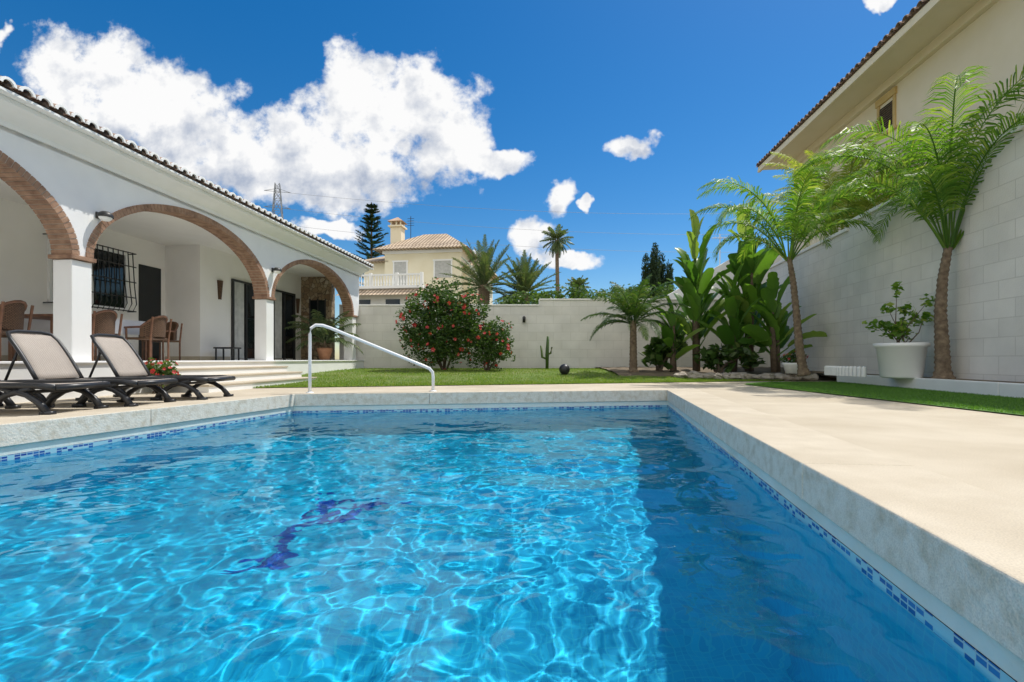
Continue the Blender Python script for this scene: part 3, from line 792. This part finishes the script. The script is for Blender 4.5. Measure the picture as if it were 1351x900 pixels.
for (x,y,zc,r,rz) in ((2.2,21,3.0,1.3,.75),(4.2,22,2.9,1.4,.8),(.6,23,3.2,1.2,.6),(6.0,21,3.0,1.1,.8),(5.4,24,3.4,1.0,.8)):
    bush("garden_shrub",(x,y,0),[(0,0,zc,r,.9,rz),(.6,0,zc+.2,r*.6,.8,rz*.7),(-.7,0,zc-.1,r*.6,.8,rz*.8),(0,0,zc-1.2,r*.9,.9,1.2)],5000,.16,M_tree,"leafy green shrub behind the garden wall","shrub")
for x,y,h,r in ((8.35,30.2,7.1,.5),(8.85,30,7.7,.55),(9.4,30.5,7.2,.5),(9.0,30.9,7.4,.5),(9.85,30.4,6.7,.5)):
    bush("cypress_tree",(x,y,0),[(0,0,h*(.12+.11*k),r*(1-.035*k**1.35),r*(1-.035*k**1.35),h*.12) for k in range(8)],9000,.20,M_cyp,"dark narrow cypress tree behind the wall","tree",asp=.3,rag=.15,hole=-.6,upb=1.2)

def paddle(V,F,base,az,el,pet,L,W,droop):
    d=Vector((cos(az)*cos(el),sin(az)*cos(el),sin(el))); p=Vector(base); 
    q=p+d*pet; tube(V,F,[p,p+d*pet*.5,q],[.026,.02,.014],5)
    side=Vector((-sin(az),cos(az),0)); ns=14; roll=R.uniform(-.6,.6)
    c=q.copy(); e=el; prev=None
    for i in range(ns+1):
        t=i/ns; w=W*.5*(sin(pi*min(1,t*.90+.07))**.5)*(1 if i<ns else .1)*R.uniform(.82,1.06)
        e=el-droop*t**1.4; f=Vector((cos(az)*cos(e),sin(az)*cos(e),sin(e)))
        up=side.cross(f)*-1
        up=up if up.z>0 else -up
        s=(side*cos(roll)+up*sin(roll)).normalized(); u2=(up*cos(roll)-side*sin(roll))
        row=[c-s*w+u2*w*.35, c-s*w*.5+u2*w*.22, c, c+s*w*.5+u2*w*.22, c+s*w+u2*w*.35]
        b=len(V); V.extend(tuple(v) for v in row)
        if prev is not None:
            for k in range(4): F.append((prev+k,prev+k+1,b+k+1,b+k))
        prev=b
        c=c+f*(L/ns)
def strel(base,h,n,label,Lr=(.9,1.35),name="strelitzia_plant",lo=.12,stems_n=2,elr=(.95,1.5)):
    P=empty(name,base,0,label,"tropical plant")
    V=[];F=[]; 
    stems=[(R.uniform(-.15,.15),R.uniform(-.15,.15),h*(1 if k==0 else R.uniform(.6,.85))) for k in range(stems_n)]
    for sx,sy,sh in stems: tube(V,F,[(sx*.5,sy*.5,0),(sx,sy,sh*.3),(sx*1.3,sy*1.3,sh*.58)],[.10,.08,.05],8)
    mk("trunk",V,F,M_branch,P,smooth=True)
    V=[];F=[]
    for i in range(n):
        sx,sy,sh=stems[i%stems_n]; g=(i//stems_n+.5)/(n/stems_n); zb=sh*(lo+(.60-lo)*g); az=(pi if (i//stems_n)%2 else 0)+R.uniform(-1.1,1.1)
        el=elr[0]+(elr[1]-elr[0])*g+R.uniform(-.1,.08)
        L=R.uniform(*Lr)*(1-.2*g); paddle(V,F,(sx*(zb/sh+.3),sy*(zb/sh+.3),zb),az,el,sh*R.uniform(.08,.16),L,L*R.uniform(.38,.46),R.uniform(.2,1.1))
    mk("leaf_cluster",V,F,M_strel,P,smooth=True)
strel((5.45,14.3,.2),5.3,34,"tall strelitzia with big paddle shaped green leaves",stems_n=3)
strel((6.95,14.2,.2),5.8,38,"very tall strelitzia with tattered paddle leaves",stems_n=3)
strel((6.25,13.8,.2),3.2,22,"mid height strelitzia with glossy green leaves",(.8,1.1),elr=(.8,1.5),stems_n=2)
strel((4.7,14.1,.2),2.4,20,"low broad leaved plant in the bed",(.6,.9),elr=(.5,1.4))
strel((7.25,13.3,.2),2.8,20,"low strelitzia clump near the stones",(.8,1.1),elr=(.6,1.45))
bush("philodendron_plant",(4.35,14.3,.2),[(0,0,.5,.45,.4,.4),(.4,0,.8,.4,.4,.4)],450,.3,M_hib,"dark glossy broad leaved shrub in the bed","plant",asp=.6)
bush("philodendron_plant",(5.7,13.4,.2),[(0,0,.4,.6,.4,.35),(.7,0,.45,.5,.4,.35)],600,.26,M_hib,"green low foliage plant at the foot of taller leaves","plant",asp=.5)
CT=empty("cactus",(1.15,15.9,.2),0,"small branching green cactus near the wall","cactus")
V=[];F=[]; tube(V,F,[(0,0,0),(0,0,.5),(.03,0,1.1)],[.05,.06,.04],8); tube(V,F,[(0,0,.35),(-.16,0,.42),(-.2,0,.8)],[.035,.04,.03],8); tube(V,F,[(0,0,.5),(.12,0,.55),(.16,0,.75)],[.03,.035,.03],8); mk("stem",V,F,M_hib,CT,smooth=True)
WL=empty("wall_light",(.42,16.97,1.95),0,"small dark outdoor light fixed on the garden wall","lamp")
V=[];F=[]; box(V,F,-.05,.05,-.02,.03,-.08,.08); mk("bracket",V,F,M_dark,WL,bevel=.006)
V=[];F=[]; lathe(V,F,[(.001,-.12),(.05,-.12),(.055,.06),(.02,.10),(.001,.10)],14,(0,-.08,0)); mk("lamp_shade",V,F,M_dark,WL,smooth=True)
V=[];F=[];m=12;n=20
lathe(V,F,[(max(.001,.15*sin(pi*j/m)),-.15*cos(pi*j/m)) for j in range(m+1)],n,(0,0,.15)); mk("garden_ball",V,F,M_black,label="round black ball lying on the lawn",cat="ball",loc=(1.45,13.4,lawn_z(1.45,13.4)),smooth=True)
PL=empty("planter_pot",(7.30,9.1,.20),0,"large round white planter standing on the kerb","plant pot")
V=[];F=[]; lathe(V,F,[(.001,0),(.30,0),(.32,.03),(.38,.56),(.42,.58),(.43,.65),(.39,.65),(.37,.58),(.001,.56)],40); mk("pot",V,F,M_pot,PL,smooth=True)
V=[];F=[]; lathe(V,F,[(.001,.60),(.37,.59)],24); mk("soil",V,F,M_earth,PL)
bush("potted_shrub",(7.30,9.1,.78),[(0,0,.30,.32,.28,.16),(.42,0,.55,.2,.18,.12),(-.40,0,.42,.24,.2,.12),(.1,0,.72,.16,.14,.13),(-.08,0,1.08,.10,.1,.16),(.5,0,.85,.10,.1,.12),(-.25,0,.72,.14,.12,.1),(.2,.1,.45,.2,.2,.1)],420,.12,M_palm,"airy green shrub growing in a white planter","shrub",tr=.012)
V=[];F=[]
lathe(V,F,[(.001,0),(.16,0),(.22,.2),(.24,.22),(.24,.26),(.20,.26),(.001,.24)],28); mk("flower_pot",V,F,M_pot,label="low white flower pot near the palm trunk",cat="plant pot",loc=(6.95,12.0,.2),smooth=True)
bush("potted_flower",(6.95,12.0,.44),[(0,0,.12,.28,.24,.14),(.15,0,.2,.18,.18,.14)],600,.07,M_hib,"small red flowering plant in a white pot","flower",flowers=26,fs=.04,tr=.012)
V=[];F=[]
for k in range(15):
    t=k/14; x=7.12+.05*t; y=10.75-1.1*t+.2*sin(t*3); lathe(V,F,[(.045,0),(.045,.17),(.03,.2),(.001,.21)],10,(x-.15,y,.2))
mk("bed_edging",V,F,M_pot,label="low white scalloped garden edging strip",cat="garden edging",loc=(0,0,0))
bush("flower_bush",(-5.7,7.85,0),[(0,0,.36,.30,.25,.18),(.15,0,.28,.22,.2,.15)],1100,.07,M_tree,"small bush with red and orange flowers by the steps","flower",flowers=45,fs=.04,tr=.012)
x,y=w2(-.6,8.9); V=[];F=[]; lathe(V,F,[(.001,0),(.15,0),(.24,.3),(.25,.4),(.21,.4),(.001,.36)],24); mk("terracotta_pot",V,F,M_terracotta,label="terracotta pot on the porch floor",cat="plant pot",loc=(x,y,FL),smooth=True)
palm("potted_palm",(x,y,FL+.36),[(0,0,0),(0,0,.3)],.04,.03,22,1.3,.36,M_palmd,"potted palm on the porch by the stone wall",n=26,w=.035,elr=(.3,1.4),droop=(.8,1.5))

# ---------------------------------------------------------------- neighbour house on the side
NB=empty("neighbour_house",(9.2,0,0),-math.atan(.1),"cream two storey house with tiled eaves above the wall","house")
V=[];F=[]; box(V,F,.35,8,4,20,-.1,8.6); mk("wall",V,F,M_cream,NB)
V=[];F=[]; box(V,F,-.78,.40,3.3,20.7,8.6,8.72); box(V,F,.20,.347,4,20,8.36,8.6); box(V,F,-.80,-.70,3.3,20.7,8.50,8.598); mk("soffit",V,F,M_cream,NB)
V,F=tile_roof(3.2,20.8,-.86,8.76,3.0,.34,sp=.24,r=.1,dirx=1,seg=6)
rf2=mk("roof",V,F,M_tile,NB)
V=[(-.8,3.3,8.725),(-.8,20.7,8.725),(4,17,10.3),(4,7,10.3),(8.8,20.7,8.725),(8.8,3.3,8.725)]
mk("roof_deck",V,[(0,1,2,3)[::-1],(3,2,4,5)[::-1],(1,4,2)[::-1],(0,3,5)[::-1],(0,5,4,1)],M_tile,rf2)
for yy,zz in ((14.0,7.3),):
    V=[];F=[]; box(V,F,.338,.35,yy,yy+.6,zz,zz+.7); w=mk("window",V,F,M_glass,NB)
    V=[];F=[]; box(V,F,.31,.35,yy-.10,yy,zz-.1,zz+.8); box(V,F,.31,.35,yy+.6,yy+.70,zz-.1,zz+.8); box(V,F,.29,.35,yy-.14,yy+.74,zz+.8,zz+1.0); box(V,F,.28,.35,yy-.14,yy+.74,zz-.18,zz-.1); mk("frame",V,F,M_yellow,w)
    V=[];F=[]
    for k in range(10): box(V,F,.315,.335,yy+.02,yy+.58,zz+.02+.065*k,zz+.055+.065*k)
    mk("shutter",V,F,M_branch,w)

V=[(6.0,19,0),(10.6,19,0),(10.6,19,4.7),(8.6,19,4.5),(6.0,19,3.0),(6.0,19.25,0),(10.6,19.25,0),(10.6,19.25,4.7),(8.6,19.25,4.5),(6.0,19.25,3.0)]
F=[(0,1,2,3,4),(9,8,7,6,5),(4,3,8,9),(3,2,7,8),(0,4,9,5),(1,6,7,2)]
mk("gable_wall",V,F,M_white,label="plain white sloping wall beyond the garden",cat="wall")
AN=empty("tv_antenna",(8.4,19.6,4.0),0,"thin roof television antenna","antenna")
V=[];F=[]; tube(V,F,[(0,0,-4),(0,0,1.6)],.02,6); 
mk("mast",V,F,M_steel,AN)
V=[];F=[]
for k in range(5): tube(V,F,[(-.25+.12*k,-.2,1.45),(-.25+.12*k,.2,1.45)],.01,5)
tube(V,F,[(-.3,0,1.45),(.3,0,1.45)],.012,5); mk("aerial",V,F,M_steel,AN)

# ---------------------------------------------------------------- far villa
FH=empty("distant_villa",(-7.2,38,0),radians(-8),"pale cream two storey villa with hipped tile roof and balcony","house")
V=[];F=[]; box(V,F,-2.9,3.3,0,7,0,9.1); mk("wall",V,F,M_house2,FH)
V=[];F=[]; box(V,F,-4.9,-2.903,.6,7,0,8.3); mk("wing",V,F,M_house2,FH)
V=[];F=[]; box(V,F,3.303,4.5,1.0,7,0,7.8); mk("wing",V,F,M_house2,FH)
V=[];F=[]; box(V,F,-5.0,.8,-2.2,0.003,0,5.8); mk("lower_storey",V,F,M_white,FH)
def hip(V,F,x0,x1,y0,y1,z0,zr,ins):
    b=len(V); ym=(y0+y1)/2
    V+=[(x0,y0,z0),(x1,y0,z0),(x1,y1,z0),(x0,y1,z0),(x0+ins,ym,zr),(x1-ins,ym,zr)]
    F+=[(b,b+1,b+5,b+4),(b+1,b+2,b+5),(b+2,b+3,b+4,b+5),(b+3,b,b+4),(b,b+3,b+2,b+1)]
M_tilestripe=mbrick("striped_tiles",(.58,.45,.31),(.64,.51,.37),(.26,.18,.12),.28,8.0,.06,.9,.8,'obj_xy',noise_amt=.35,nscale=1)
V=[];F=[]; hip(V,F,-3.6,4.0,-.8,7.5,9.1,11.2,2.8); hip(V,F,-5.6,-2.6,-.1,7.2,8.3,9.5,1.2); hip(V,F,2.6,5.2,.3,7.2,7.8,9.2,.9)
rr=mk("roof",V,F,M_tilestripe,FH)
V=[];F=[]; box(V,F,-3.0,-2.1,1.4,2.3,9.4,11.4); box(V,F,-3.15,-1.95,1.25,2.45,11.4,11.52); 
for a in (-3.0,-2.55,-2.2): 
    for b_ in (1.4,2.2): box(V,F,a,a+.1,b_,b_+.1,11.52,11.85)
ch=mk("chimney",V,F,M_cream,rr)
V=[];F=[]; hip(V,F,-3.2,-1.9,1.2,2.5,11.85,12.3,.6); mk("chimney_cap",V,F,M_tile_far,ch)
V=[];F=[]; box(V,F,-3.05,3.4,-.15,-.002,8.85,9.08); mk("cornice",V,F,M_white_soft,FH)
V=[];F=[]; box(V,F,-5.2,1.0,-2.4,0,5.8,6.0); bal=mk("balcony",V,F,M_white_soft,FH)
V=[];F=[]; box(V,F,-5.15,.95,-2.35,-2.2,6.75,6.87)
k=-5.1
while k<.95:
    lathe(V,F,[(.04,6.0),(.075,6.2),(.035,6.5),(.06,6.75)],8,(k,-2.27,0)); k+=.22
for q in (-5.15,-3.1,-1.05,.85): box(V,F,q-.05,q+.15,-2.38,-2.17,6.0,6.95)
mk("balustrade",V,F,M_white_soft,bal)
V=[(-5.3,-2.2,5.75),(1.1,-2.2,5.75),(1.1,-3.3,5.2),(-5.3,-3.3,5.2),(-5.3,-2.2,5.6),(1.1,-2.2,5.6)]; F=[(0,3,2,1),(3,4,5,2),(0,4,3),(1,2,5)]
mk("canopy_roof",V,F,M_tilestripe,FH)
for a,b_,z0,z1 in ((-2.1,-1.1,6.1,8.2),(1.2,2.5,6.9,8.2)):
    V=[];F=[]; box(V,F,a,b_,-.03,0,z0,z1); w=mk("window",V,F,M_curtain,FH)
    V=[];F=[]; box(V,F,a-.1,a,-.06,0,z0,z1); box(V,F,b_,b_+.1,-.06,0,z0,z1); box(V,F,a-.15,b_+.15,-.08,0,z1,z1+.12); mk("frame",V,F,M_white_soft,w)
for a in (-4.2,-1.9):
    V=[];F=[]; box(V,F,a,a+1.1,-2.23,-2.2,3.6,5.0); mk("window",V,F,M_glass,FH)
V=[];F=[]; tube(V,F,[(-2.2,4,10),(-2.2,4,13)],.03,5)
for k in range(4): tube(V,F,[(-2.5,4,12.2+.2*k),(-1.9,4,12.2+.2*k)],.018,4)
mk("antenna",V,F,M_dark,rr)

AR=empty("araucaria_tree",(-16.8,58,0),0,"tiered dark conifer behind the distant house","tree")
V,F=trunk_mesh([(0,0,0),(0,0,10),(0,0,19.3)],.3,.06); mk("trunk",V,F,M_branch,AR)
V=[];F=[]
for k in range(14):
    z=9.3+.72*k+R.uniform(-.1,.1); r=3.5*(1-(k/14.6))**.75
    for j in range(7):
        a=j*2*pi/7+k*.7+R.uniform(-.2,.2); frond(V,F,(0,0,z),a,.15,r*R.uniform(.7,1.15),-.35,.55,18,.14,rach=.05,vee=.8,hang=.1)
mk("crown",V,F,M_cyp,AR)
PY=empty("power_pylon",(-58,120,0),.3,"steel lattice electricity pylon","pylon")
V=[];F=[]; Hh=44
def wdt(z): return 3.2*(1-z/Hh)+.5
zs=[0,6,12,18,23,27,31,34,37,40,42,44]
for i in range(len(zs)-1):
    a,b_=zs[i],zs[i+1]; wa,wb=wdt(a),wdt(b_)
    ca=[(-wa,-wa),(wa,-wa),(wa,wa),(-wa,wa)]; cb=[(-wb,-wb),(wb,-wb),(wb,wb),(-wb,wb)]
    for k in range(4):
        k2=(k+1)%4
        tube(V,F,[(*ca[k],a),(*cb[k],b_)],.09,4); tube(V,F,[(*ca[k],a),(*cb[k2],b_)],.05,4); tube(V,F,[(*ca[k2],a),(*cb[k],b_)],.05,4); tube(V,F,[(*ca[k],a),(*ca[k2],a)],.05,4)
mk("tower",V,F,M_grey,PY)
for z in (34,38,42):
    V=[];F=[]; tube(V,F,[(-3.0,0,z),(0,0,z+.8),(3.0,0,z)],.06,4); tube(V,F,[(-3.0,0,z),(3.0,0,z)],.06,4); mk("crossarm",V,F,M_grey,PY)
for z,dz in ((38,9),(42,2),(34,12)):
    V=[];F=[]; pts=[]
    for k in range(25):
        t=k/24; pts.append((-58+160*t,120+10*t,z-dz*.3*t-7*4*t*(1-t)*.5))
    tube(V,F,pts,.03,4); mk("power_cable",V,F,M_grey,label="thin overhead power cable across the sky",cat="cable",group="overhead power cables")

# ---------------------------------------------------------------- world
W=bpy.data.worlds.new("World"); scene.world=W; W.use_nodes=True
nt=W.node_tree; N,L=nt.nodes,nt.links
bg=N["Background"]; bg.inputs["Strength"].default_value=.15
EL=radians(61); AZ=radians(54)
sky=N.new("ShaderNodeTexSky"); sky.sky_type='NISHITA'; sky.sun_disc=False; sky.sun_elevation=EL; sky.sun_rotation=AZ; sky.air_density=1.0; sky.dust_density=.3; sky.ozone_density=3.0
hs=N.new("ShaderNodeHueSaturation"); hs.inputs["Saturation"].default_value=1.42; hs.inputs["Value"].default_value=.80; L.new(sky.outputs[0],hs.inputs["Color"])
tc=N.new("ShaderNodeTexCoord"); sp=N.new("ShaderNodeSeparateXYZ"); L.new(tc.outputs["Generated"],sp.inputs[0])
def Mt(op,a,b=None,c=None,clamp=False):
    n=N.new("ShaderNodeMath"); n.operation=op; n.use_clamp=clamp
    for i,v in enumerate((a,b,c)):
        if v is None: continue
        if isinstance(v,(int,float)): n.inputs[i].default_value=v
        else: L.new(v,n.inputs[i])
    return n.outputs[0]
ysafe=Mt('MAXIMUM',sp.outputs["Y"],.02)
u=Mt('DIVIDE',sp.outputs["X"],ysafe); v=Mt('DIVIDE',sp.outputs["Z"],ysafe)
def nz(scale,detail,rough,du=0,dv=0,w=0):
    c=N.new("ShaderNodeCombineXYZ"); L.new(Mt('ADD',u,du),c.inputs[0]); L.new(Mt('ADD',v,dv),c.inputs[1]); c.inputs[2].default_value=w
    n=N.new("ShaderNodeTexNoise"); n.inputs["Scale"].default_value=scale; n.inputs["Detail"].default_value=detail; n.inputs["Roughness"].default_value=rough; L.new(c.outputs[0],n.inputs["Vector"]); return n.outputs["Fac"]
wu=Mt('ADD',u,Mt('MULTIPLY',Mt('SUBTRACT',nz(9,4,.55,w=3),.5),.10)); wv=Mt('ADD',v,Mt('MULTIPLY',Mt('SUBTRACT',nz(9,4,.55,w=8),.5),.10))
def field(bl):
    F=None
    for (px,py,rx,ry) in bl:
        a=Mt('MULTIPLY',Mt('SUBTRACT',wu,(px-675)/640),640/rx); b=Mt('MULTIPLY',Mt('SUBTRACT',wv,(474-py)/640),640/ry)
        f=Mt('SUBTRACT',1,Mt('ADD',Mt('MULTIPLY',a,a),Mt('MULTIPLY',b,b)))
        F=f if F is None else Mt('SMOOTH_MAX',F,f,.15)
    return F
CL=[(115,95,82,58),(195,145,110,62),(290,200,110,55),(370,205,100,58),(450,98,36,46),(485,150,80,66),(560,140,65,56),(600,190,55,55),(640,215,52,20),(450,235,120,45),(90,150,60,50),
    (835,192,32,15),(737,262,22,28),(780,272,10,12),(705,315,32,22),(750,340,46,10),(430,305,45,12),(600,335,40,9),(2,48,14,12),(1165,2,24,10),(660,208,40,12)]
Fd=field(CL)
f1=nz(12,10,.60); f2=nz(11,8,.56,w=1); f3=nz(11,8,.56,.02,.03,w=1)
den=Mt('ADD',Mt('MULTIPLY',Fd,.85),Mt('MULTIPLY',Mt('SUBTRACT',f1,.5),3.4))
mr=N.new("ShaderNodeMapRange"); mr.interpolation_type='SMOOTHSTEP'; mr.inputs[1].default_value=-.30; mr.inputs[2].default_value=.45; L.new(den,mr.inputs[0])
front=Mt('GREATER_THAN',sp.outputs["Y"],.05)
alpha=Mt('MULTIPLY',mr.outputs[0],front)
G=field([(420,248,160,34),(570,232,75,30),(200,188,120,34),(330,235,120,30),(740,280,20,14),(560,188,50,26),(840,200,25,8)])  # shaded cloud undersides, painted as grey zones in the sky colour
sh=Mt('ADD',.90,Mt('MULTIPLY',Mt('SUBTRACT',f2,f3),2.4))  # sunward relief of the clouds painted from offset noise
sh=Mt('SUBTRACT',sh,Mt('MULTIPLY',Mt('MAXIMUM',G,0),.50),clamp=True)
cr=N.new("ShaderNodeValToRGB"); e=cr.color_ramp.elements; e[0].position=.1; e[0].color=(2.9,3.3,4.1,1); e[1].position=.88; e[1].color=(6.5,6.5,6.5,1); L.new(sh,cr.inputs["Fac"])
mx=N.new("ShaderNodeMixRGB"); L.new(alpha,mx.inputs["Fac"]); L.new(hs.outputs["Color"],mx.inputs["Color1"]); L.new(cr.outputs["Color"],mx.inputs["Color2"])
nb=N.new("ShaderNodeTexNoise"); nb.inputs["Scale"].default_value=2.2; nb.inputs["Detail"].default_value=8; nb.inputs["Roughness"].default_value=.55; L.new(tc.outputs["Generated"],nb.inputs["Vector"])  # unseen bright clouds behind the camera, added as fill light for shaded walls
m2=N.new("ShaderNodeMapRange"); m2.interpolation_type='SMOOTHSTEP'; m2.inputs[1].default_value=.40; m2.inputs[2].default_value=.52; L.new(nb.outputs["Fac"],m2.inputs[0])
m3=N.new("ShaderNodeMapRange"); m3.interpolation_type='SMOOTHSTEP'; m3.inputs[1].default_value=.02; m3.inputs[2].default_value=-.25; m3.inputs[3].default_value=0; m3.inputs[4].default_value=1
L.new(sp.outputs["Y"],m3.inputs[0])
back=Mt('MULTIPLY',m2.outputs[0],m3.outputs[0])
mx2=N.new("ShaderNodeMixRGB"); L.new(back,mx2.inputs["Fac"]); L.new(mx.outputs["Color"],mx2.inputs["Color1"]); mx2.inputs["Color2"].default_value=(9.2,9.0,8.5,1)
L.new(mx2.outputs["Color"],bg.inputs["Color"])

sd=bpy.data.lights.new("sun","SUN"); sd.energy=4.3; sd.angle=radians(.6); sd.color=(1,.96,.89)
so=bpy.data.objects.new("sun",sd); COL.objects.link(so)
S=Vector((sin(AZ)*cos(EL),cos(AZ)*cos(EL),sin(EL))); so.rotation_euler=S.to_track_quat('Z','Y').to_euler(); so.location=(20,20,40)
sd.cycles.is_caustics_light=True

cd=bpy.data.cameras.new("camera"); co=bpy.data.objects.new("camera",cd); COL.objects.link(co)
co.location=(0,0,.55); co.rotation_euler=(radians(90),0,0); cd.sensor_width=36; cd.lens=36*640/1351; cd.shift_y=24/1351; cd.clip_end=6000; cd.clip_start=.05
scene.camera=co
